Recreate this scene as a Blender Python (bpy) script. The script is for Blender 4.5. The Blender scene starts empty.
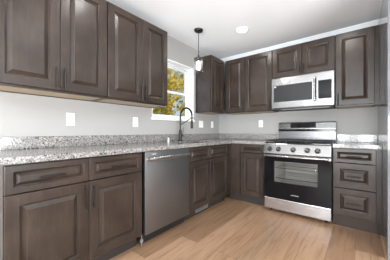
import bpy, bmesh, math, random
from mathutils import Vector, Matrix
random.seed(7)
PI = math.pi
scene = bpy.context.scene
C = scene.collection

# ---------------------------------------------------------------- camera
cam_data = bpy.data.cameras.new('camera')
cam_data.sensor_width = 36
cam_data.lens = 204.48 * 36 / 390
cam_data.shift_x = -7.14 / 390
cam_data.shift_y = 0.99 / 390
cam_data.clip_start = 0.02
cam = bpy.data.objects.new('camera', cam_data)
cam.location = (2.1721, -3.3738, 1.0607)
cam.rotation_euler = (PI / 2, 0, 0.6543)
C.objects.link(cam)
scene.camera = cam

# ---------------------------------------------------------------- world, sun, exposure
scene.view_settings.view_transform = 'Standard'
scene.view_settings.look = 'None'
scene.view_settings.gamma = 1
scene.view_settings.exposure = -0.17
world = bpy.data.worlds.new('sky')
scene.world = world
world.use_nodes = True
wn = world.node_tree
bg = wn.nodes['Background']
SKY = .95
wtc = wn.nodes.new('ShaderNodeTexCoord')
wno = wn.nodes.new('ShaderNodeTexNoise'); wno.inputs['Scale'].default_value = 3
wcr = wn.nodes.new('ShaderNodeValToRGB')
wcr.color_ramp.elements[0].color = (0.55, 0.68, 0.85, 1); wcr.color_ramp.elements[0].position = .4
wcr.color_ramp.elements[1].color = (0.9, 0.95, 1, 1); wcr.color_ramp.elements[1].position = .6
wn.links.new(wtc.outputs['Generated'], wno.inputs['Vector'])
wn.links.new(wno.outputs['Fac'], wcr.inputs['Fac'])
wn.links.new(wcr.outputs['Color'], bg.inputs['Color'])
bg.inputs['Strength'].default_value = SKY

sun_d = bpy.data.lights.new('sun', 'SUN'); sun_d.energy = 2.3; sun_d.angle = .02
sun = bpy.data.objects.new('sun', sun_d); C.objects.link(sun)
sun.rotation_euler = Vector((-.55, .35, -.8)).to_track_quat('-Z', 'Y').to_euler()

def area(name, loc, direction, sx, sy, power, col=(1, 1, 1)):
    d = bpy.data.lights.new(name, 'AREA'); d.shape = 'RECTANGLE'; d.size = sx; d.size_y = sy
    d.energy = power; d.color = col
    o = bpy.data.objects.new(name, d); C.objects.link(o); o.location = loc
    o.rotation_euler = Vector(direction).to_track_quat('-Z', 'Y').to_euler()
    return o
# added fill lamps at the unseen windows, tilted up to brighten the ceiling
for wx in (1.3, 2.7): area('window_fill', (wx, -6.42, 1.05), (0, 1, .9), .9, 1.2, 225, (.93, .97, 1))
area('window_fill', (4.92, -3.2, 1.0), (-1, .5, .9), 2.4, 1.1, 240, (.93, .97, 1))
area('window_fill', (-.62, -1.2, 1.75), (1, 0, -.08), 1.3, 1.3, 12, (.78, .86, 1))  # added light card outside the sink window, to brighten the cabinet side
SPOT = 17
CAN_SPOTS = [(.917, -.85), (2.05, -.94), (.80, -2.48), (1.95, -2.6), (3.6, -2.6), (.917, -4.4), (2.05, -4.4), (3.6, -4.4)]

# ---------------------------------------------------------------- materials
def mat(name, col, rough=.5, metal=0, spec=.5, coat=0, coat_r=.1):
    m = bpy.data.materials.new(name); m.use_nodes = True
    b = m.node_tree.nodes['Principled BSDF']
    b.inputs['Base Color'].default_value = (*col, 1)
    b.inputs['Roughness'].default_value = rough
    b.inputs['Metallic'].default_value = metal
    b.inputs['Specular IOR Level'].default_value = spec
    b.inputs['Coat Weight'].default_value = coat
    b.inputs['Coat Roughness'].default_value = coat_r
    return m

class NT:
    def __init__(s, m): s.t = m.node_tree; s.b = s.t.nodes['Principled BSDF']
    def n(s, typ, **kw):
        x = s.t.nodes.new(typ)
        for k, v in kw.items():
            if k in x.inputs: x.inputs[k].default_value = v
            else: setattr(x, k, v)
        return x
    def l(s, a, b): s.t.links.new(a, b)
    def ramp(s, fac, stops, interp='LINEAR'):
        r = s.t.nodes.new('ShaderNodeValToRGB'); r.color_ramp.interpolation = interp
        e = r.color_ramp.elements
        while len(e) < len(stops): e.new(.5)
        for el, (p, c) in zip(e, stops): el.position = p; el.color = (*c, 1)
        s.l(fac, r.inputs['Fac']); return r.outputs['Color']
    def coords(s, scale=(1, 1, 1), kind='Object', rot=(0, 0, 0)):
        tc = s.t.nodes.new('ShaderNodeTexCoord'); mp = s.t.nodes.new('ShaderNodeMapping')
        mp.inputs['Scale'].default_value = scale; mp.inputs['Rotation'].default_value = rot
        s.l(tc.outputs[kind], mp.inputs['Vector']); return mp.outputs['Vector']
    def mul(s, a, b, f=1.0, typ='MULTIPLY'):
        x = s.t.nodes.new('ShaderNodeMix'); x.data_type = 'RGBA'; x.blend_type = typ
        x.inputs['Factor'].default_value = f
        s.l(a, x.inputs['A']); s.l(b, x.inputs['B']); return x.outputs['Result']
    def bump(s, h, strength, dist=.002):
        x = s.t.nodes.new('ShaderNodeBump'); x.inputs['Strength'].default_value = strength
        x.inputs['Distance'].default_value = dist
        s.l(h, x.inputs['Height']); s.l(x.outputs['Normal'], s.b.inputs['Normal'])

def wall_paint(name, col, rough=.75):
    m = mat(name, col, rough, spec=.3); t = NT(m)
    v = t.coords((60, 60, 60)); n = t.n('ShaderNodeTexNoise', Scale=3.0, Detail=3.0)
    t.l(v, n.inputs['Vector']); t.bump(n.outputs['Fac'], .08, .001)
    return m
M_wall = wall_paint('warm_grey_wall_paint', (.355, .347, .335))
M_ceil = wall_paint('white_ceiling_paint', (.91, .93, .95), .85)
M_trim = mat('white_trim_paint', (.82, .82, .81), .35)
M_vinyl = mat('white_vinyl', (.80, .81, .82), .3)

def wood():
    m = mat('grey_brown_stained_maple', (.1, .08, .07), .33, spec=.35); t = NT(m)
    oi = t.n('ShaderNodeObjectInfo')
    add = t.n('ShaderNodeVectorMath', operation='ADD')
    t.l(t.coords((1, 1, 1)), add.inputs[0])
    mulv = t.n('ShaderNodeVectorMath', operation='SCALE'); mulv.inputs['Scale'].default_value = 40
    comb = t.n('ShaderNodeCombineXYZ')
    for k in 'XYZ': t.l(oi.outputs['Random'], comb.inputs[k])
    t.l(comb.outputs[0], mulv.inputs[0]); t.l(mulv.outputs[0], add.inputs[1])
    mp = t.n('ShaderNodeMapping'); mp.inputs['Scale'].default_value = (26, 26, 3.2)
    t.l(add.outputs[0], mp.inputs['Vector'])
    n1 = t.n('ShaderNodeTexNoise', Scale=2.2, Detail=6.0, Roughness=.6); t.l(mp.outputs[0], n1.inputs['Vector'])
    n2 = t.n('ShaderNodeTexNoise', Scale=5.0, Detail=3.0); t.l(add.outputs[0], n2.inputs['Vector'])
    c1 = t.ramp(n1.outputs['Fac'], [(.22, (.0275, .0185, .0142)), (.5, (.0350, .0247, .0195)), (.78, (.0460, .0335, .0270))])
    c2 = t.ramp(n2.outputs['Fac'], [(.3, (.68, .67, .66)), (.7, (1.3, 1.29, 1.28))])
    t.l(t.mul(c1, c2), t.b.inputs['Base Color'])
    rr = t.ramp(n1.outputs['Fac'], [(.3, (.28,) * 3), (.7, (.34,) * 3)]); t.l(rr, t.b.inputs['Roughness'])
    t.bump(n1.outputs['Fac'], .06, .001)
    return m
M_wood = wood()
M_under = mat('pale_unstained_birch', (.52, .40, .27), .5)
M_kick = mat('dark_toe_kick', (.030, .024, .021), .5)
M_bronze = mat('oil_rubbed_bronze', (.022, .019, .018), .38, .6)

def granite():
    m = mat('speckled_granite', (.5, .5, .5), .16, spec=.5); t = NT(m)
    co = t.coords((1, 1, 1))
    nz = t.n('ShaderNodeTexNoise', Scale=30.0, Detail=2.0); t.l(co, nz.inputs['Vector'])
    mixv = t.n('ShaderNodeVectorMath', operation='MULTIPLY_ADD'); mixv.inputs[1].default_value = (.02,) * 3
    t.l(nz.outputs['Color'], mixv.inputs[0]); t.l(co, mixv.inputs[2])
    v1 = t.n('ShaderNodeTexVoronoi', Scale=112.0); t.l(mixv.outputs[0], v1.inputs['Vector'])
    s1 = t.n('ShaderNodeSeparateColor'); t.l(v1.outputs['Color'], s1.inputs[0])
    base = t.ramp(s1.outputs[0], [(0, (.06, .058, .058)), (.115, (.22, .21, .205)), (.27, (.30, .23, .17)), (.34, (.26, .258, .255)),
                                  (.60, (.33, .325, .315)), (.84, (.43, .42, .405))], 'CONSTANT')
    v2 = t.n('ShaderNodeTexVoronoi', Scale=250.0); t.l(mixv.outputs[0], v2.inputs['Vector'])
    s2 = t.n('ShaderNodeSeparateColor'); t.l(v2.outputs['Color'], s2.inputs[0])
    fine = t.ramp(s2.outputs[0], [(0, (.25, .25, .25)), (.12, (.55, .54, .53)), (.4, (.80, .79, .78)), (.7, (.98, .97, .96))], 'CONSTANT')
    t.l(t.mul(base, fine, .85), t.b.inputs['Base Color'])
    return m
M_granite = granite()

def planks():
    m = mat('oak_vinyl_planks', (.4, .27, .18), .42, spec=.4); t = NT(m)
    co = t.coords((1, 1, 1), rot=(0, 0, PI / 2))
    mp = t.n('ShaderNodeMapping'); mp.inputs['Location'].default_value = (.13, .0385, 0)
    t.l(co, mp.inputs['Vector'])
    br = t.n('ShaderNodeTexBrick'); br.offset = .37; br.offset_frequency = 2
    br.inputs['Scale'].default_value = 1; br.inputs['Brick Width'].default_value = 1.22; br.inputs['Row Height'].default_value = .1985
    br.inputs['Mortar Size'].default_value = .0016; br.inputs['Mortar Smooth'].default_value = .2; br.inputs['Bias'].default_value = 0
    br.inputs['Color1'].default_value = (0, 0, 0, 1); br.inputs['Color2'].default_value = (1, 1, 1, 1); br.inputs['Mortar'].default_value = (.5, .5, .5, 1)
    t.l(mp.outputs[0], br.inputs['Vector'])
    tone = t.ramp(br.outputs['Color'], [(0, (.200, .118, .068)), (.35, (.305, .184, .110)), (.65, (.350, .218, .134)), (1, (.240, .156, .098))])
    sep = t.n('ShaderNodeVectorMath', operation='MULTIPLY_ADD'); sep.inputs[1].default_value = (7, 7, 7)
    t.l(br.outputs['Color'], sep.inputs[0]); t.l(co, sep.inputs[2])
    mp2 = t.n('ShaderNodeMapping'); mp2.inputs['Scale'].default_value = (1.6, 17, 1); t.l(sep.outputs[0], mp2.inputs['Vector'])
    g = t.n('ShaderNodeTexNoise', Scale=1.6, Detail=7.0, Roughness=.62, Distortion=.5); t.l(mp2.outputs[0], g.inputs['Vector'])
    gr = t.ramp(g.outputs['Fac'], [(.28, (.60, .56, .53)), (.5, (1, 1, 1)), (.72, (1.15, 1.15, 1.16))])
    c = t.mul(tone, gr)
    seam = t.ramp(br.outputs['Fac'], [(0, (1, 1, 1)), (1, (.45, .4, .38))])
    t.l(t.mul(c, seam), t.b.inputs['Base Color'])
    t.bump(g.outputs['Fac'], .08, .001)
    return m
M_floor = planks()

def steel(name, col, rough, axis=0, aniso=.5):
    m = mat(name, col, rough, 1); t = NT(m)
    sc = [300, 300, 300]; sc[axis] = 2
    n = t.n('ShaderNodeTexNoise', Scale=1.0, Detail=2.0); t.l(t.coords(tuple(sc)), n.inputs['Vector'])
    r = t.ramp(n.outputs['Fac'], [(.3, (rough * .85,) * 3), (.7, (rough * 1.15,) * 3)]); t.l(r, t.b.inputs['Roughness'])
    t.bump(n.outputs['Fac'], .03, .0004)
    return m
M_steel = steel('brushed_stainless_steel', (.31, .31, .31), .2)
M_dwsteel = steel('grey_stainless_steel', (.235, .235, .238), .44)
M_dark_steel = steel('dark_stainless_steel', (.11, .11, .112), .3)
M_drawer = steel('bright_stainless_steel', (.52, .52, .53), .24)
M_guard = steel('satin_stainless_steel', (.12, .12, .12), .25)
M_chrome = mat('polished_chrome', (.75, .75, .75), .12, 1)
M_black = mat('matte_black_plastic', (.012, .012, .012), .5)
M_blackg = mat('black_glass', (.006, .006, .007), .06, spec=.5)
M_ovenblack = mat('black_oven_door_glass', (.004, .004, .005), .12, spec=.18)
M_iron = mat('cast_iron', (.015, .015, .016), .55)
M_mwglass = mat('smoked_door_glass', (.018, .018, .019), .3, spec=.3)
M_enamel = mat('grey_oven_enamel', (.60, .60, .61), .35)
M_white = mat('white_plastic', (.82, .82, .81), .35)
M_slot = mat('dark_slot', (.05, .05, .05), .6)
M_greyvent = mat('grey_metal_register', (.27, .27, .27), .4, .4)
M_logo = mat('light_grey_lettering', (.55, .55, .56), .4)

def pane_mat(name, tint, gl=.12):
    m = bpy.data.materials.new(name); m.use_nodes = True; t = m.node_tree
    for n in list(t.nodes): t.nodes.remove(n)
    out = t.nodes.new('ShaderNodeOutputMaterial'); mx = t.nodes.new('ShaderNodeMixShader')
    tr = t.nodes.new('ShaderNodeBsdfTransparent'); tr.inputs['Color'].default_value = (*tint, 1)
    g = t.nodes.new('ShaderNodeBsdfGlossy'); g.inputs['Roughness'].default_value = .03
    lw = t.nodes.new('ShaderNodeLayerWeight'); lw.inputs['Blend'].default_value = gl
    t.links.new(lw.outputs['Fresnel'], mx.inputs[0]); t.links.new(tr.outputs[0], mx.inputs[1]); t.links.new(g.outputs[0], mx.inputs[2])
    t.links.new(mx.outputs[0], out.inputs[0]); return m
M_pane = pane_mat('clear_window_glass', (.95, .97, .97))
M_ovenpane = pane_mat('tinted_oven_glass', (.80, .79, .77), .08)
M_shade = pane_mat('clear_lamp_glass', (.90, .91, .92), .10)
tt = M_shade.node_tree; o_ = tt.nodes['Material Output']; src = o_.inputs[0].links[0].from_socket
d_ = tt.nodes.new('ShaderNodeBsdfTranslucent'); d_.inputs['Color'].default_value = (.9, .9, .9, 1)
m_ = tt.nodes.new('ShaderNodeMixShader'); m_.inputs[0].default_value = .02
tt.links.new(src, m_.inputs[1]); tt.links.new(d_.outputs[0], m_.inputs[2]); tt.links.new(m_.outputs[0], o_.inputs[0])
M_panel = mat('glossy_grey_laminate', (.14, .145, .155), .10, 0, spec=.2)

def emis(name, col, s):
    m = mat(name, col, .5); b = m.node_tree.nodes['Principled BSDF']
    b.inputs['Emission Color'].default_value = (*col, 1); b.inputs['Emission Strength'].default_value = s; return m
M_bulb = emis('glowing_bulb', (1, .96, .9), 60)
M_lens = emis('lit_led_lens', (1, .98, .95), 6)

def leafmat(name, cols):
    m = mat(name, cols[0], .6, spec=.2); t = NT(m)
    n = t.n('ShaderNodeTexNoise', Scale=2.4, Detail=4.0); t.l(t.coords(), n.inputs['Vector'])
    k = len(cols)
    c = t.ramp(n.outputs['Fac'], [(.3 + .4 * i / (k - 1), cc) for i, cc in enumerate(cols)])
    t.l(c, t.b.inputs['Base Color']); return m
M_yellow = leafmat('yellow_autumn_leaves', [(.50, .30, .02), (.70, .46, .04), (.80, .62, .14), (.25, .26, .04)])
M_green = leafmat('green_leaves', [(.06, .11, .02), (.20, .25, .04), (.45, .42, .06)])
M_bark = leafmat('brown_bark', [(.10, .075, .05), (.2, .16, .12)])
M_birch = leafmat('pale_bark', [(.55, .53, .48), (.8, .79, .75)])
M_grass = leafmat('lawn_grass', [(.12, .16, .04), (.35, .33, .08)])

# ---------------------------------------------------------------- mesh helpers
def BM(): return bmesh.new()
def add_box(bm, x0, x1, y0, y1, z0, z1, bev=0, seg=2):
    r = bmesh.ops.create_cube(bm, size=1)
    vs = r['verts']
    for v in vs: v.co = Vector(((x0 + x1) / 2 + v.co.x * (x1 - x0), (y0 + y1) / 2 + v.co.y * (y1 - y0), (z0 + z1) / 2 + v.co.z * (z1 - z0)))
    if bev:
        es = {e for v in vs for e in v.link_edges}
        bmesh.ops.bevel(bm, geom=list(es), offset=bev, segments=seg, affect='EDGES', profile=.6)
    return bm
def box(*a, **k): return add_box(BM(), *a, **k)
def add_tube(bm, pts, r, n=12, cap=True):
    pts = [Vector(p) for p in pts]
    rs = r if isinstance(r, (list, tuple)) else [r] * len(pts)
    rings = []; prev = None
    for i, p in enumerate(pts):
        if i == 0: d = pts[1] - p
        elif i == len(pts) - 1: d = p - pts[i - 1]
        else: d = (pts[i + 1] - p).normalized() + (p - pts[i - 1]).normalized()
        d.normalize()
        if prev is None:
            a = d.orthogonal().normalized()
        else:
            a = (prev - d * prev.dot(d)).normalized()
        prev = a; b = d.cross(a)
        rings.append([bm.verts.new(p + (a * math.cos(2 * PI * k / n) + b * math.sin(2 * PI * k / n)) * rs[i]) for k in range(n)])
    for i in range(len(rings) - 1):
        for k in range(n):
            bm.faces.new((rings[i][k], rings[i][(k + 1) % n], rings[i + 1][(k + 1) % n], rings[i + 1][k]))
    if cap:
        bm.faces.new(rings[0][::-1]); bm.faces.new(rings[-1])
    return bm
def tube(*a, **k): return add_tube(BM(), *a, **k)
def add_lathe(bm, prof, cx=0, cy=0, cz=0, n=24, axis='z', closed=False):
    rings = []
    for r, h in prof:
        ring = []
        for k in range(n):
            a = 2 * PI * k / n; c, s = math.cos(a) * max(r, 1e-5), math.sin(a) * max(r, 1e-5)
            co = (cx + c, cy + s, cz + h) if axis == 'z' else (cx + c, cy - h, cz + s)
            ring.append(bm.verts.new(co))
        rings.append(ring)
    m = len(rings)
    for i in range(m if closed else m - 1):
        for k in range(n):
            bm.faces.new((rings[i][k], rings[i][(k + 1) % n], rings[(i + 1) % m][(k + 1) % n], rings[(i + 1) % m][k]))
    if not closed:
        bm.faces.new(rings[0][::-1]); bm.faces.new(rings[-1])
    bmesh.ops.recalc_face_normals(bm, faces=bm.faces)
    return bm
def lathe(*a, **k): return add_lathe(BM(), *a, **k)
def add_prism(bm, prof, x0, x1, flip=False):
    """prof = list of (y,z) outline, extruded along x"""
    a = [bm.verts.new((x0, y, z)) for y, z in prof]; b = [bm.verts.new((x1, y, z)) for y, z in prof]
    n = len(prof)
    bm.faces.new(a); bm.faces.new(b[::-1])
    for i in range(n): bm.faces.new((a[i], b[i], b[(i + 1) % n], a[(i + 1) % n]))
    bmesh.ops.recalc_face_normals(bm, faces=bm.faces)
    return bm
def add_rings(bm, x0, x1, z0, z1, yb, rings):
    """a panel in the xz plane: back at y=yb, rings = (inset, outward height)"""
    loops = []
    def lp(ins, d): return [bm.verts.new((x, yb - d, z)) for x, z in
                            ((x0 + ins, z0 + ins), (x1 - ins, z0 + ins), (x1 - ins, z1 - ins), (x0 + ins, z1 - ins))]
    loops.append(lp(0, 0))
    for ins, d in rings: loops.append(lp(ins, d))
    bm.faces.new(loops[0][::-1])
    for a, b in zip(loops, loops[1:]):
        for k in range(4): bm.faces.new((a[k], a[(k + 1) % 4], b[(k + 1) % 4], b[k]))
    bm.faces.new(loops[-1])
    bmesh.ops.recalc_face_normals(bm, faces=bm.faces)
    return bm
def obj(name, bm, m, parent=None, smooth=False, label=None):
    me = bpy.data.meshes.new(name); bm.to_mesh(me); bm.free()
    if m: me.materials.append(m)
    if smooth:
        for p in me.polygons: p.use_smooth = True
        try: me.set_sharp_from_angle(angle=math.radians(40))
        except Exception: pass
    o = bpy.data.objects.new(name, me); C.objects.link(o)
    if parent: o.parent = parent
    if label: o['label'] = label
    return o
def thing(name, label, cat, loc=(0, 0, 0), rz=0, group=None):
    o = bpy.data.objects.new(name, None); C.objects.link(o); o.empty_display_size = .1
    o.location = loc; o.rotation_euler = (0, 0, rz); o['label'] = label; o['category'] = cat
    if group: o['group'] = group
    return o
def tag(o, label, cat, group=None):
    o['label'] = label; o['category'] = cat
    if group: o['group'] = group
    return o
def struct(name, bm, m, parent=None, smooth=False):
    o = obj(name, bm, m, parent, smooth)
    if not parent: o['kind'] = 'structure'
    return o
def copy_tree(o, parent=None):
    c = o.copy(); C.objects.link(c)
    if parent: c.parent = parent
    for ch in list(o.children): copy_tree(ch, c)
    return c

# ---------------------------------------------------------------- the room
RX, RY, CH = 5.0, -6.5, 2.43
struct('floor', box(-.15, RX + .15, RY - .15, .12, -.1, 0), M_floor)
struct('ceiling', box(-.15, RX + .15, RY - .15, .12, CH, CH + .12), M_ceil)
WY0, WY1, WZ0, WZ1 = -1.632, -.775, 1.235, 2.095
b = BM()
add_box(b, -.15, 0, RY - .15, WY0, 0, CH); add_box(b, -.15, 0, WY1, .12, 0, CH)
add_box(b, -.15, 0, WY0, WY1, 0, WZ0); add_box(b, -.15, 0, WY0, WY1, WZ1, CH)
struct('wall_left', b, M_wall)
struct('wall_back', box(0, RX, 0, .12, 0, CH), M_wall)
struct('wall_right', box(2.385, 2.50, -1.12, 0, 0, CH), M_trim)
b = BM()   # near wall, with a big window opening
add_box(b, 0, .7, RY - .12, RY, 0, CH); add_box(b, 3.3, RX, RY - .12, RY, 0, CH)
add_box(b, .7, 3.3, RY - .12, RY, 0, .4); add_box(b, .7, 3.3, RY - .12, RY, 2.3, CH)
struct('wall_near', b, M_wall)
b = BM()
add_box(b, RX, RX + .12, RY, -4.6, 0, CH); add_box(b, RX, RX + .12, -1.8, 0, 0, CH)
add_box(b, RX, RX + .12, -4.6, -1.8, 0, .4); add_box(b, RX, RX + .12, -4.6, -1.8, 2.3, CH)
struct('wall_far_right', b, M_wall)
# crown moulding where the stove wall meets the ceiling
b = BM(); add_prism(b, [(0, CH), (0, CH - .055), (-.010, CH - .055), (-.025, CH - .040), (-.05, CH - .014), (-.062, CH - .010), (-.062, CH)], 0, 2.385)
struct('trim_1', b, M_ceil)

# the sink window: white vinyl double hung in a plain return
def frame_bm(bm, y0, y1, z0, z1, x0, x1, w):
    add_box(bm, x0, x1, y0, y0 + w, z0, z1, .002, 1); add_box(bm, x0, x1, y1 - w, y1, z0, z1, .002, 1)
    add_box(bm, x0, x1, y0 + w, y1 - w, z0, z0 + w, .002, 1); add_box(bm, x0, x1, y0 + w, y1 - w, z1 - w, z1, .002, 1)
win = bpy.data.objects.new('window_1', None); C.objects.link(win); win['kind'] = 'structure'
b = BM()   # white lining boards on the returns
add_box(b, -.10, .0, WY0, WY0 + .012, WZ0, WZ1); add_box(b, -.10, .0, WY1 - .012, WY1, WZ0, WZ1)
add_box(b, -.10, .0, WY0 + .012, WY1 - .012, WZ1 - .012, WZ1)
obj('window_jamb', b, M_trim, win)
b = BM(); frame_bm(b, WY0, WY1, WZ0, WZ1, -.15, -.10, .032); obj('window_frame', b, M_vinyl, win)
zm = 1.655
b = BM(); frame_bm(b, WY0 + .032, WY1 - .032, WZ0 + .032, zm + .02, -.132, -.107, .034); s = obj('lower_sash', b, M_vinyl, win)
obj('window_pane', box(-.121, -.118, WY0 + .066, WY1 - .066, WZ0 + .066, zm - .014), M_pane, s)
b = BM(); frame_bm(b, WY0 + .032, WY1 - .032, zm - .015, WZ1 - .032, -.15, -.1325, .032); s = obj('upper_sash', b, M_vinyl, win)
obj('window_pane', box(-.143, -.140, WY0 + .064, WY1 - .064, zm + .017, WZ1 - .064), M_pane, s)
obj('window_sill', box(-.10, .022, WY0 - .012, WY1 + .012, WZ0 - .022, WZ0 + .004, .004), M_trim, win)
# windows behind the camera
def far_window(n, x0, x1, along_x):
    w = bpy.data.objects.new('window_%d' % n, None); C.objects.link(w); w['kind'] = 'structure'
    b = BM()
    def bb(a0, a1, z0, z1):
        if along_x: add_box(b, a0, a1, RY - .1, RY - .05, z0, z1)
        else: add_box(b, RX + .05, RX + .1, a0, a1, z0, z1)
    bb(x0, x1, .4, .46); bb(x0, x1, 2.24, 2.3); m = (x0 + x1) / 2
    for a in (x0, m - .03, x1 - .06): bb(a, a + .06, .46, 2.24)
    obj('window_frame', b, M_vinyl, w)
far_window(2, .7, 3.3, True); far_window(3, -4.6, -1.8, False)

# ---------------------------------------------------------------- cabinets
DR = [(0, .017), (.003, .020), (.062, .020), (.065, .0185), (.067, .008), (.074, .0055), (.078, .007), (.098, .0165), (.1005, .0192), (.104, .0192)]
DRs = [(0, .017), (.003, .020), (.036, .020), (.038, .0185), (.040, .008), (.045, .0055), (.048, .007), (.062, .0175), (.064, .0192), (.066, .0192)]
def pull(parent, x, y, z, L=.17, vert=True):
    b = BM(); h = L / 2; s = .026
    if vert:
        add_tube(b, [(x, y - s, z - h), (x, y - s, z + h)], .0058, 10)
        for q in (-1, 1): add_tube(b, [(x, y, z + q * (h - .02)), (x, y - s, z + q * (h - .02))], .0045, 8)
    else:
        add_tube(b, [(x - h, y - s, z), (x + h, y - s, z)], .0058, 10)
        for q in (-1, 1): add_tube(b, [(x + q * (h - .02), y, z), (x + q * (h - .02), y - s, z)], .0045, 8)
    return obj('handle', b, M_bronze, parent, True, label='dark bronze bar handle')
def door(t, x0, x1, z0, z1, D, hx=None, hz=None, name='door', rings=DR, L=.165):
    b = BM(); add_rings(b, x0, x1, z0, z1, -D, rings)
    o = obj(name, b, M_wood, t)
    if hx is not None: pull(o, hx, -D - .020, hz, L)
    return o
def drawer(t, x0, x1, z0, z1, D, handle=True, name='drawer', L=.16):
    b = BM(); add_rings(b, x0, x1, z0, z1, -D, DR if z1 - z0 > .24 else DRs)
    o = obj(name, b, M_wood, t)
    if handle: pull(o, (x0 + x1) / 2, -D - .019, (z0 + z1) / 2 - .004, L * .85, False)
    return o
def carcass(W, z0, z1, D, underside=True, x0=0.0, back=.003, open_top=False, kick=False):
    """hollow box of boards; returns bm"""
    b = BM(); k = .018
    add_box(b, x0, x0 + k, -D, -back, z0, z1); add_box(b, x0 + W - k, x0 + W, -D, -back, z0, z1)
    add_box(b, x0 + k, x0 + W - k, -back - .01, -back, z0, z1)
    zb = z0 + (.012 if underside else 0)
    add_box(b, x0 + k, x0 + W - k, -D, -back - .01, zb, zb + k)
    if not open_top: add_box(b, x0 + k, x0 + W - k, -D, -back - .01, z1 - k, z1)
    # face frame
    f = .038
    add_box(b, x0 + k, x0 + f, -D, -D + k, zb + k, z1 - k); add_box(b, x0 + W - f, x0 + W - k, -D, -D + k, zb + k, z1 - k)
    add_box(b, x0 + f, x0 + W - f, -D, -D + k, z1 - f, z1 - (0 if open_top else k)); add_box(b, x0 + k, x0 + W - k, -D, -D + k, z0, zb)
    return b
UB, UT, UD = 1.362, 2.267, .305
BT, BD = .876, .61
def base_shell(t, W, x0=0.0, kx0=None, kx1=None, open_top=False):
    obj('body', carcass(W, .114, BT, BD, False, x0, open_top=open_top), M_wood, t)
    obj('toe_kick', box(x0 if kx0 is None else kx0, x0 + W if kx1 is None else kx1, -.535, -.52, 0, .114), M_kick, t)
def upper_shell(t, W, z0=UB, x0=0.0, wunder=None):
    obj('body', carcass(W, z0, UT, UD, True, x0), M_wood, t)
    obj('underside_panel', box(x0 + .0182, x0 + W - .0182, -UD + .0182, -.004, z0 + .006, z0 + .0118), M_under, t, label='pale unstained underside board')
RA = PI / 2
ZD0, ZD1 = .703, .866     # drawer front
ZP0, ZP1 = .122, .697     # base door

# wall cabinets over the left run
t = thing('wall_cabinet', 'large grey-brown double-door wall cabinet at the upper left, cut by the photo edge', 'cabinet', (0, -3.163, 0), RA)
upper_shell(t, .759)
door(t, .003, .3800, UB + .015, UT - .002, UD, .354, UB + .112); door(t, .3835, .756, UB + .015, UT - .002, UD, .410, UB + .112)
t = thing('wall_cabinet', 'grey-brown double-door wall cabinet ending just left of the window', 'cabinet', (0, -2.402, 0), RA)
upper_shell(t, .750)
door(t, .003, .3920, UB + .015, UT - .002, UD, .366, UB + .112); door(t, .3955, .747, UB + .015, UT - .002, UD, .420, UB + .112)
# corner cabinet, right of the window
t = thing('wall_cabinet', 'narrow dark wall cabinet right of the window, its broad side facing out beside the pendant', 'cabinet', (0, -.728, 0), RA)
upper_shell(t, .400)
door(t, .012, .375, UB + .015, UT - .002, UD)
# stove-wall uppers
t = thing('wall_cabinet', 'two-door wall cabinet in the corner, left of the microwave', 'cabinet', (0, 0, 0))
upper_shell(t, .816, x0=.330)
door(t, .350, .692, UB + .015, UT - .002, UD, .668, UB + .11, rings=DR, L=.15); door(t, .697, 1.142, UB + .015, UT - .002, UD, 1.116, UB + .11)
t = thing('wall_cabinet', 'short two-door wall cabinet directly above the microwave', 'cabinet', (0, 0, 0))
upper_shell(t, .784, 1.822, x0=1.149)
door(t, 1.152, 1.549, 1.837, UT - .002, UD, 1.525, 1.92, L=.12); door(t, 1.5525, 1.930, 1.837, UT - .002, UD, 1.577, 1.92, L=.12)
t = thing('wall_cabinet', 'tall single-door wall cabinet right of the microwave', 'cabinet', (0, 0, 0))
upper_shell(t, .382, x0=1.936)
door(t, 1.940, 2.314, UB + .015, UT - .002, UD, 1.966, UB + .085, L=.15)
obj('filler_strip', box(2.3185, 2.357, -UD - .004, -UD + .015, UB, UT), M_wood, t)

# base cabinets
t = thing('base_cabinet', 'wide grey-brown base cabinet at the far left end, two drawers over two doors', 'cabinet', (0, -3.148, 0), RA)
base_shell(t, .905)
for x0, x1 in ((.004, .4475), (.451, .901)): drawer(t, x0, x1, ZD0, ZD1, BD)
door(t, .004, .4475, ZP0, ZP1, BD, .423, .590); door(t, .451, .901, ZP0, ZP1, BD, .477, .590)
t = thing('base_cabinet', 'dark sink base cabinet between dishwasher and corner with two doors', 'cabinet', (0, -1.603, 0), RA)
base_shell(t, .919, open_top=True, kx1=.919)
for x0, x1 in ((.006, .4085), (.412, .870)): drawer(t, x0, x1, ZD0, ZD1, BD, False, 'false_drawer_front')
door(t, .006, .4085, ZP0, ZP1, BD, .384, .600, L=.15); door(t, .412, .870, ZP0, ZP1, BD, .438, .600, L=.15)
t = thing('base_cabinet', 'base cabinet in the corner beside the stove, one drawer over one door', 'cabinet', (0, 0, 0))
obj('body', carcass(1.147, .114, BT, BD, False, .006), M_wood, t)
obj('toe_kick', box(.537, 1.153, -.535, -.52, 0, .114), M_kick, t)
obj('corner_filler', box(.612, .770, -.628, -.6105, .114, BT), M_wood, t)
b = BM(); add_box(b, .612, .628, -.682, -.6285, .114, BT); obj('corner_filler', b, M_wood, t)
drawer(t, .778, 1.130, ZD0 + .045, ZD1, BD, L=.15)
door(t, .778, 1.130, ZP0, ZP1 + .045, BD, 1.104, .635, L=.15)
t = thing('base_cabinet', 'stack of three drawers right of the stove', 'cabinet', (0, 0, 0))
base_shell(t, .384, x0=1.936)
drawer(t, 1.942, 2.312, .712, .866, BD, L=.15); drawer(t, 1.942, 2.312, .432, .706, BD, L=.15); drawer(t, 1.942, 2.312, .122, .426, BD, L=.15)
obj('filler_strip', box(2.3205, 2.357, -BD - .004, -BD + .015, .0, BT), M_wood, t)
obj('base_panel', box(1.937, 2.318, -.6095, -.592, .0, .1135), M_wood, t)

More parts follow.
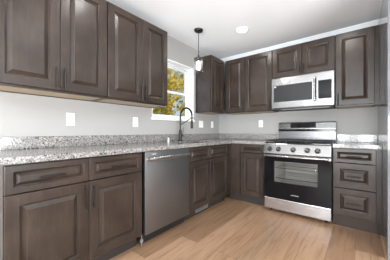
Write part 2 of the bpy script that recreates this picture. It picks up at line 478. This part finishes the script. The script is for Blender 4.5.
# ---------------------------------------------------------------- worktop
t = thing('countertop', 'speckled grey and white granite worktop round the corner with raised backsplash', 'countertop', (0, 0, 0))
ZT0, ZT1 = .876, .914
SY0, SY1, SX0, SX1 = -1.50, -.80, .15, .56
b = BM()
add_box(b, .003, .65, -3.178, SY0, ZT0, ZT1); add_box(b, .003, SX0, SY0, SY1, ZT0, ZT1); add_box(b, SX1, .65, SY0, SY1, ZT0, ZT1)
add_box(b, .003, .65, SY1, -.003, ZT0, ZT1); add_box(b, .65, 1.158, -.65, -.003, ZT0, ZT1)
obj('slab', b, M_granite, t)
obj('backsplash', box(.003, .023, -3.178, -.003, ZT1, 1.014, .002, 1), M_granite, t)
obj('backsplash', box(.023, 1.158, -.023, -.003, ZT1, 1.014, .002, 1), M_granite, t)
# sink
b = BM(); k = .004
add_box(b, SX0, SX1, SY0, SY1, .70, .70 + k); add_box(b, SX0, SX0 + k, SY0, SY1, .70, ZT1 - .03); add_box(b, SX1 - k, SX1, SY0, SY1, .70, ZT1 - .03)
add_box(b, SX0, SX1, SY0, SY0 + k, .70, ZT1 - .03); add_box(b, SX0, SX1, SY1 - k, SY1, .70, ZT1 - .03)
s = tag(obj('sink', b, M_steel), 'stainless undermount sink basin sunk in the granite under the window', 'sink')
obj('drain', lathe([(.045, 0), (.045, .004), (.03, .004), (.02, .001)], .3, -1.15, .704), M_chrome, s, True)
t = thing('countertop', 'short granite worktop with backsplash over the three drawers', 'countertop', (0, 0, 0))
obj('slab', box(1.937, 2.357, -.65, -.003, ZT0, ZT1), M_granite, t)
obj('backsplash', box(1.937, 2.357, -.023, -.003, ZT1, 1.014, .002, 1), M_granite, t)

# ---------------------------------------------------------------- faucet and dispenser
fx, fy = .095, -1.189
t = thing('faucet', 'black high-arc spring faucet behind the sink under the window', 'faucet', (fx, fy, ZT1))
obj('base', lathe([(.030, 0), (.030, .008), (.022, .014), (.022, .15), (.019, .16), (.012, .165)], n=20), M_bronze, t, True)
obj('stem', tube([(0, 0, .16), (0, 0, .36)], .0115, 12), M_bronze, t, True)
pts = []
R = .110
for i in range(25):
    a = PI - PI * i / 24; pts.append((R + R * math.cos(a), 0, .36 + .115 * math.sin(a)))
pts += [(2 * R, 0, .30)]
b = tube(pts, .0095, 10)
for i in range(44):      # the coil spring round the hose
    f = i / 43; a = PI - PI * f
    c = Vector((R + R * math.cos(a), 0, .36 + .115 * math.sin(a)))
    tn = Vector((math.sin(a), 0, -math.cos(a) * -.94 * -1)).normalized()
    tn = Vector((math.sin(a) * R, 0, -math.cos(a) * .115)).normalized()
    e1 = Vector((0, 1, 0)); e2 = tn.cross(e1)
    add_tube(b, [c + (e1 * math.cos(q * PI / 4) + e2 * math.sin(q * PI / 4)) * .0125 for q in range(9)], .0024, 5, False)
obj('spring_spout', b, M_bronze, t, True)
obj('spray_head', lathe([(.011, .12), (.014, .10), (.017, .06), (.019, 0), (.015, -.004)], 2 * R, 0, .185, 16), M_bronze, t, True)
b = tube([(0, 0, .235), (.03, 0, .245), (2 * R - .022, 0, .325)], .006, 8)
add_lathe(b, [(.022, -.008), (.022, .008), (.0165, .008), (.0165, -.008)], 2 * R, 0, .33, 16, closed=True)
obj('docking_arm', b, M_bronze, t, True)
b = tube([(0, .015, .075), (0, .055, .085)], .011, 10); add_tube(b, [(0, .05, .085), (.004, .056, .20)], [.006, .0045], 8)
obj('lever', b, M_bronze, t, True)
t = thing('soap_dispenser', 'small white cylindrical cap on the granite left of the faucet', 'dispenser', (.10, -1.43, ZT1))
obj('base', lathe([(.015, 0), (.015, .004), (.0115, .006), (.0115, .048), (.010, .053), (.004, .055)], n=20), M_white, t, True)

# ---------------------------------------------------------------- dishwasher
t = thing('dishwasher', 'grey stainless dishwasher with a bar handle in the left run', 'dishwasher', (0, -2.222, 0), RA)
W = .610
b = box(.006, W - .006, -.60, -.02, .11, .868); obj('body', b, M_black, t)
b = BM(); add_box(b, .002, W - .002, -.640, -.601, .112, .870, .004); obj('door', b, M_dwsteel, t, True)
b = BM()
hp = [(.03, -.641, .800), (.035, -.668, .800)] + [(.035 + (W - .07) * i / 16, -.672 - .012 * math.sin(PI * i / 16), .800) for i in range(17)] + [(W - .035, -.668, .800), (W - .03, -.641, .800)]
add_tube(b, hp, .0115, 10)
for v in b.verts: v.co.z = .800 + (v.co.z - .800) * 1.5
obj('handle', b, M_drawer, t, True, label='brighter steel bar handle')
obj('control_strip', box(.004, W - .004, -.636, -.602, .8705, .8745), M_black, t)
obj('toe_kick', box(.01, W - .01, -.56, -.545, .008, .108), M_black, t)
b = BM(); add_box(b, -.010, .016, -.592, -.572, .034, .062, .003); add_tube(b, [(.005, -.582, 0), (.005, -.582, .1095)], .004, 8)
obj('levelling_foot', b, M_greyvent, t, False, label='bright metal levelling foot beside the left toe kick')
b = BM(); add_box(b, .075, .125, -.6412, -.6404, .840, .846); obj('badge', b, M_logo, t)

# floor register in the toe kick
t = thing('vent_register', 'light grey louvred vent register in the toe kick below the sink', 'vent', (.537, -1.385, .028), RA)
b = BM(); frame = .012; w, h = .262, .082
add_box(b, 0, w, -.008, 0, 0, frame); add_box(b, 0, w, -.008, 0, h - frame, h); add_box(b, 0, frame, -.008, 0, frame, h - frame); add_box(b, w - frame, w, -.008, 0, frame, h - frame)
obj('frame', b, M_greyvent, t)
obj('backing', box(frame, w - frame, -.002, -.0005, frame, h - frame), M_slot, t)
b = BM()
for i in range(14): x = frame + .004 + i * .0170; add_box(b, x, x + .006, -.006, -.002, frame, h - frame)
obj('louvres', b, M_greyvent, t)

# ---------------------------------------------------------------- range
X0, X1 = 1.1645, 1.9275
t = thing('gas_range', 'stainless steel gas range with black oven door and five knobs', 'stove', (0, 0, 0))
b = BM(); k = .02    # body with an open oven cavity
add_box(b, X0, X0 + .12, -.655, -.01, .045, .90); add_box(b, X1 - .12, X1, -.655, -.01, .045, .90)
add_box(b, X0 + .12, X1 - .12, -.655, -.01, .045, .33); add_box(b, X0 + .12, X1 - .12, -.655, -.01, .72, .90)
add_box(b, X0 + .12, X1 - .12, -.15, -.01, .33, .72)
obj('body', b, M_black, t)
b = BM()   # oven lining
add_box(b, X0 + .1205, X0 + .125, -.654, -.151, .331, .719); add_box(b, X1 - .125, X1 - .1205, -.654, -.151, .331, .719)
add_box(b, X0 + .125, X1 - .125, -.156, -.151, .331, .719); add_box(b, X0 + .125, X1 - .125, -.654, -.156, .331, .335); add_box(b, X0 + .125, X1 - .125, -.654, -.156, .715, .719)
obj('oven_lining', b, M_enamel, t, label='grey enamelled oven interior')
for z in (.45, .58):
    b = BM()
    for i in range(15): x = X0 + .14 + i * .0345; add_tube(b, [(x, -.64, z), (x, -.17, z)], .0022, 6)
    for y in (-.64, -.40, -.17): add_tube(b, [(X0 + .128, y, z - .003), (X1 - .128, y, z - .003)], .0035, 6)
    obj('oven_rack', b, M_chrome, t)
for sx in (X0 + .06, X1 - .06):
    for sy in (-.60, -.08): obj('leg', lathe([(.018, 0), (.018, .02), (.01, .02), (.01, .046)], sx, sy, 0, 12), M_black, t)
obj('storage_drawer', box(X0 + .002, X1 - .002, -.690, -.656, .045, .188, .005), M_drawer, t)
d = BM()   # oven door: black glass round a window
gx0, gx1, gz0, gz1 = X0 + .125, X1 - .135, .400, .672
add_box(d, X0 + .002, gx0, -.695, -.657, .194, .722); add_box(d, gx1, X1 - .002, -.695, -.657, .194, .722)
add_box(d, gx0, gx1, -.695, -.657, .194, gz0); add_box(d, gx0, gx1, -.695, -.657, gz1, .722)
door_o = obj('oven_door', d, M_ovenblack, t)
obj('window_pane', box(gx0, gx1, -.692, -.689, gz0, gz1), M_ovenpane, door_o)
obj('door_trim', box(X0 + .002, X1 - .002, -.6965, -.657, .7225, .752, .003), M_steel, door_o)
hp = [(X0 + .035, -.697, .737), (X0 + .04, -.735, .742)] + [(X0 + .04 + (X1 - X0 - .08) * i / 16, -.742 - .012 * math.sin(PI * i / 16), .742) for i in range(17)] + [(X1 - .04, -.735, .742), (X1 - .035, -.697, .737)]
obj('handle', tube(hp, .0125, 12), M_steel, door_o, True, label='bright steel bar handle')
b = BM(); add_prism(b, [(-.657, .760), (-.712, .764), (-.716, .772), (-.680, .888), (-.672, .896), (-.657, .896)], X0, X1)
obj('control_panel', b, M_steel, t)
ol = bpy.data.lights.new('oven_fill_glow', 'POINT'); ol.energy = .3; ol.shadow_soft_size = .02  # added fill light, so the racks show through the oven glass
olo = bpy.data.objects.new('oven_fill_glow', ol); C.objects.link(olo); olo.location = (X1 - .17, -.20, .68); olo.parent = t
obj('oven_fill_disc', lathe([(.022, 0), (.022, .006), (.014, .012)], X1 - .17, -.156, .68, 14, 'y'), M_lens, t, True)  # added glowing disc that goes with the oven fill light
# knobs on the slanted panel
nrm = Vector((0, -.955, .296)).normalized()
for kx in (1.243, 1.353, 1.530, 1.688, 1.795):
    kr = BM(); add_lathe(kr, [(.032, 0), (.032, .003), (.027, .004)], 0, 0, 0, 20)
    kn = BM(); add_lathe(kn, [(.026, 0), (.026, .005), (.021, .008), (.019, .030), (.016, .033)], 0, 0, 0, 20)
    add_box(kn, -.0035, .0035, -.017, .017, .030, .037, .001, 1)
    rot = nrm.to_track_quat('Z', 'Y').to_matrix().to_4x4()
    bmesh.ops.transform(kn, matrix=Matrix.Translation((kx, -.699, .828)) @ rot, verts=kn.verts)
    bmesh.ops.transform(kr, matrix=Matrix.Translation((kx, -.6985, .828)) @ rot, verts=kr.verts)
    obj('knob_ring', kr, M_black, obj('knob', kn, M_guard, t, True))
b = BM(); add_box(b, X0, X1, -.672, -.085, .9005, .912, .003); obj('cooktop', b, M_blackg, t)
for cx, wg in ((X0 + .135, .235), (X0 + .3815, .22), (X1 - .135, .235)):   # three grates
    b = BM(); y0, y1 = -.655, -.115; z = .934; r = .006
    xa, xb = cx - wg / 2, cx + wg / 2
    for p in ([(xa, y0, z), (xb, y0, z)], [(xa, y1, z), (xb, y1, z)], [(xa, y0, z), (xa, y1, z)], [(xb, y0, z), (xb, y1, z)],
              [(cx, y0, z), (cx, y1, z)], [(xa, -.385, z), (xb, -.385, z)], [(xa, -.52, z), (xb, -.52, z)], [(xa, -.25, z), (xb, -.25, z)]): add_tube(b, p, r, 8)
    for px_ in (xa, xb):
        for py_ in (y0, y1, -.385): add_tube(b, [(px_, py_, .912), (px_, py_, z)], r, 8)
    obj('grate', b, M_iron, t)
for bx, by, br in ((X0 + .135, -.52, .048), (X0 + .135, -.25, .038), (X0 + .3815, -.385, .05), (X1 - .135, -.52, .048), (X1 - .135, -.25, .034)):
    obj('burner', lathe([(br, 0), (br, .010), (br * .8, .012), (br * .8, .019), (br * .7, .021)], bx, by, .912, 20), M_iron, t, True)
# back guard
b = BM(); add_prism(b, [(-.012, .90), (-.012, 1.190), (-.055, 1.193), (-.072, 1.180), (-.080, 1.100), (-.080, 1.090), (-.012, 1.090)], X0 + .004, X1 - .004)
g = obj('backguard', b, M_guard, t)
b = BM(); add_prism(b, [(-.0800, 1.176), (-.0705, 1.180), (-.0775, 1.112), (-.0822, 1.108)], X0 + .18, X0 + .52)
obj('display', b, M_ovenblack, g)
b = BM(); add_box(b, X0 + .004, X1 - .004, -.088, -.013, 1.056, 1.0895, .003); obj('vent_slot', b, M_ovenblack, g)
b = BM(); add_box(b, X0 + .004, X1 - .004, -.078, -.013, .9125, 1.0555); obj('lower_guard', b, M_dark_steel, g)
# maker's lettering on the oven door
def lettering(txt, parent, loc, size, m, name='lettering'):
    cu = bpy.data.curves.new('lettering', 'FONT'); cu.body = txt; cu.size = size; cu.align_x = 'CENTER'; cu.extrude = .0004; cu.space_character = 1.15
    o = bpy.data.objects.new('tmp', cu); C.objects.link(o)
    dg = bpy.context.evaluated_depsgraph_get(); me = bpy.data.meshes.new_from_object(o.evaluated_get(dg))
    bpy.data.objects.remove(o)
    me.materials.clear(); me.materials.append(m)
    r = bpy.data.objects.new(name, me); C.objects.link(r); r.parent = parent; r.location = loc; r.rotation_euler = (PI / 2, 0, 0)
    return r
lettering('SAMSUNG', door_o, ((X0 + X1) / 2, -.6955, .258), .018, M_logo)

# ---------------------------------------------------------------- microwave
X0, X1 = 1.166, 1.930
t = thing('microwave', 'stainless over-the-range microwave with dark window above the stove', 'microwave', (0, 0, 0))
z0, z1 = 1.387, 1.815
obj('body', box(X0, X1, -.372, -.004, z0, z1), M_dark_steel, t)
b = BM(); xs = 1.742     # door with window opening
add_box(b, X0 + .001, X0 + .030, -.400, -.3725, z0 + .003, 1.806); add_box(b, 1.690, xs, -.400, -.3725, z0 + .003, 1.806)
add_box(b, X0 + .030, 1.690, -.400, -.3725, z0 + .003, z0 + .085); add_box(b, X0 + .030, 1.690, -.400, -.3725, 1.706, 1.806)
d = obj('door', b, M_steel, t)
obj('window_pane', box(X0 + .030, 1.690, -.398, -.374, z0 + .085, 1.706), M_mwglass, d)
obj('label_sticker', box(X0 + .036, X0 + .062, -.3992, -.3982, 1.680, 1.700), M_logo, d)
hb = tube([(1.722, -.4005, z0 + .07), (1.722, -.432, z0 + .075), (1.722, -.436, 1.60), (1.722, -.432, 1.745), (1.722, -.4005, 1.75)], .0115, 10)
obj('handle', hb, M_steel, d, True, label='vertical steel bar handle')
b = BM()
add_box(b, xs + .002, 1.758, -.400, -.3725, z0 + .003, 1.806); add_box(b, 1.905, X1 - .001, -.400, -.3725, z0 + .003, 1.806)
add_box(b, 1.758, 1.905, -.400, -.3725, z0 + .003, z0 + .085); add_box(b, 1.758, 1.905, -.400, -.3725, 1.706, 1.806)
p = obj('control_panel', b, M_steel, t)
obj('keypad_glass', box(1.758, 1.905, -.3985, -.374, z0 + .085, 1.706), M_ovenblack, p)
b = BM(); add_box(b, X0 + .01, X1 - .01, -.385, -.01, z0 - .018, z0 - .0005, .003); obj('underside', b, M_black, t)
b = BM(); add_box(b, X0 + .12, X1 - .05, -.36, -.26, z0 - .024, z0 - .0185); obj('filter_grille', b, M_greyvent, t)

# ---------------------------------------------------------------- end panel at the right
t = thing('end_panel', 'tall glossy grey end panel at the right edge of the photo', 'panel', (0, 0, 0))
obj('panel', box(2.3585, 2.3845, -1.12, -.003, 0, CH - .063, .001, 1), M_panel, t)

# ---------------------------------------------------------------- wall plates
def outlet(label, loc, rz, kind='outlet', w=.072):
    t = thing('power_outlet' if kind == 'outlet' else 'light_switch', label, 'outlet' if kind == 'outlet' else 'light switch', loc, rz, 'white wall plates above the backsplash')
    h = .118
    obj('plate', box(-w / 2, w / 2, -.006, -.0005, -h / 2, h / 2, .002), M_white, t)
    if kind == 'outlet':
        for s in (-1, 1):
            f = obj('socket', box(-.017, .017, -.0085, -.0062, s * .026 - .014, s * .026 + .014, .002), M_white, t)
            b = BM()
            for q in (-.007, .005): add_box(b, q, q + .002, -.0092, -.0086, s * .026 - .003, s * .026 + .007)
            add_box(b, -.002, .002, -.0092, -.0086, s * .026 - .010, s * .026 - .006)
            obj('slots', b, M_slot, f)
    else:
        n = 2 if w > .1 else 1
        for i in range(n):
            x = (i - (n - 1) / 2) * .046
            obj('rocker', box(x - .016, x + .016, -.0095, -.0062, -.033, .033, .002), M_white, t)
outlet('white outlet plate on the left wall, leftmost, below the large wall cabinet', (0, -2.595, 1.172), RA)
outlet('white outlet plate on the left wall, just left of the window', (0, -1.885, 1.170), RA)
outlet('wide double switch plate right of the faucet on the window wall', (0, -.575, 1.178), RA, 'switch', .118)
outlet('slim single switch plate nearest the room corner on the window wall', (0, -.238, 1.178), RA, 'switch')
outlet('white outlet plate on the stove wall, left of the range', (.845, 0, 1.185), 0)

# ---------------------------------------------------------------- pendant
t = thing('pendant_light', 'black pendant lamp with a clear glass cylinder and lit bulb before the window', 'pendant lamp', (.45, -1.209, CH))
obj('canopy', lathe([(.060, -.0005), (.060, -.012), (.052, -.024), (.012, -.030)], n=24), M_bronze, t, True)
obj('rod', tube([(0, 0, -.028), (0, 0, -.375)], .0045, 8), M_bronze, t, True)
obj('cap', lathe([(.012, -.352), (.018, -.370), (.040, -.378), (.063, -.392), (.063, -.400), (.020, -.402), (.019, -.428), (.010, -.430)], n=24), M_bronze, t, True)
obj('glass_shade', lathe([(.0615, -.4005), (.0615, -.600), (.0595, -.600), (.0595, -.4005)], n=28, closed=True), M_shade, t, True)
obj('bulb', lathe([(.012, -.431), (.014, -.445), (.022, -.470), (.025, -.497), (.022, -.520), (.011, -.535)], n=20), M_bulb, t, True)

# ---------------------------------------------------------------- recessed lights
names = {0: 'recessed white ceiling light left of the microwave, the one in view', 1: 'recessed ceiling light above the three drawers, outside the photo'}
for i, (x, y) in enumerate(CAN_SPOTS):
    t = thing('recessed_light', names.get(i, 'recessed ceiling light in the room behind the photographer'), 'ceiling light', (x, y, CH), 0, 'recessed ceiling lights')
    obj('trim_ring', lathe([(.088, -.0005), (.088, -.005), (.070, -.009), (.066, -.003), (.066, -.0005)], n=32, closed=True), M_trim, t, True)
    obj('lens', lathe([(.0655, -.0006), (.0655, -.004), (.05, -.0055)], n=32), M_lens, t, True)
    sd = bpy.data.lights.new('downlight', 'SPOT'); sd.energy = SPOT; sd.spot_size = math.radians(172); sd.spot_blend = .35
    sd.shadow_soft_size = .06; sd.color = (1, .985, .97)
    so = bpy.data.objects.new('downlight', sd); C.objects.link(so); so.location = (0, 0, -.012); so.parent = t

# ---------------------------------------------------------------- outdoors
struct('ground', box(-40, -.16, -25, 40, -.75, -.6), M_grass)
def tree(x, y, h, r, zc, lm, bm_, label, n=2200, leaf=.10, tr=.09, seed=1):
    rnd = random.Random(seed)
    t = thing('tree', label, 'tree', (x, y, -.6), 0, 'trees outside the sink window')
    b = tube([(0, 0, 0), (.05, .03, h * .3), (-.04, .05, h * .6), (.02, 0, h * .92)], [tr, tr * .8, tr * .55, tr * .15], 10)
    for k in range(12):
        a = rnd.uniform(0, 6.28); z = h * rnd.uniform(.25, .75); L = r * rnd.uniform(.6, 1)
        add_tube(b, [(0, 0, z), (math.cos(a) * L * .5, math.sin(a) * L * .5, z + L * .3), (math.cos(a) * L, math.sin(a) * L, z + L * .75)], [tr * .35, tr * .2, tr * .06], 6)
    obj('trunk', b, bm_, t, True)
    b = BM()
    cl = [(rnd.gauss(0, .42) * r, rnd.gauss(0, .42) * r, zc + rnd.uniform(-1, 1) * r * 1.05) for _ in range(46)]
    for k in range(n):
        c = rnd.choice(cl); s = leaf * rnd.uniform(.6, 1.3)
        p = Vector((c[0] + rnd.gauss(0, .2) * r * .6, c[1] + rnd.gauss(0, .2) * r * .6, max(.5, c[2] + rnd.gauss(0, .2) * r * .6)))
        q = Vector((rnd.gauss(0, 1), rnd.gauss(0, 1), rnd.gauss(0, 1))).normalized(); u = q.orthogonal().normalized() * s; v = q.cross(u)
        b.faces.new([b.verts.new(p + e) for e in (-u, -v * .55, u, v * .55)])
    o = obj('foliage', b, lm, t)
tree(-3.6, 1.6, 5.0, 1.2, 2.6, M_yellow, M_birch, 'young yellow autumn tree with a pale trunk close outside the window', 2600, .075, .04, 3)
tree(-5.0, 5.6, 6.5, 1.8, 3.6, M_yellow, M_bark, 'golden leafy tree behind the pale-trunked one outside', 4200, .10, .10, 5)
tree(-8.8, 3.0, 6.5, 1.9, 3.4, M_green, M_bark, 'greenish tree further out beyond the lawn', 4000, .11, .11, 8)
tree(-7.5, 11.8, 8.0, 2.2, 4.2, M_yellow, M_bark, 'tall yellow tree furthest back at the window right', 2600, .12, .13, 11)
tree(-13.5, 9.0, 8.0, 2.6, 3.6, M_green, M_bark, 'broad green-gold tree at the far edge of the lawn', 2600, .14, .15, 13)
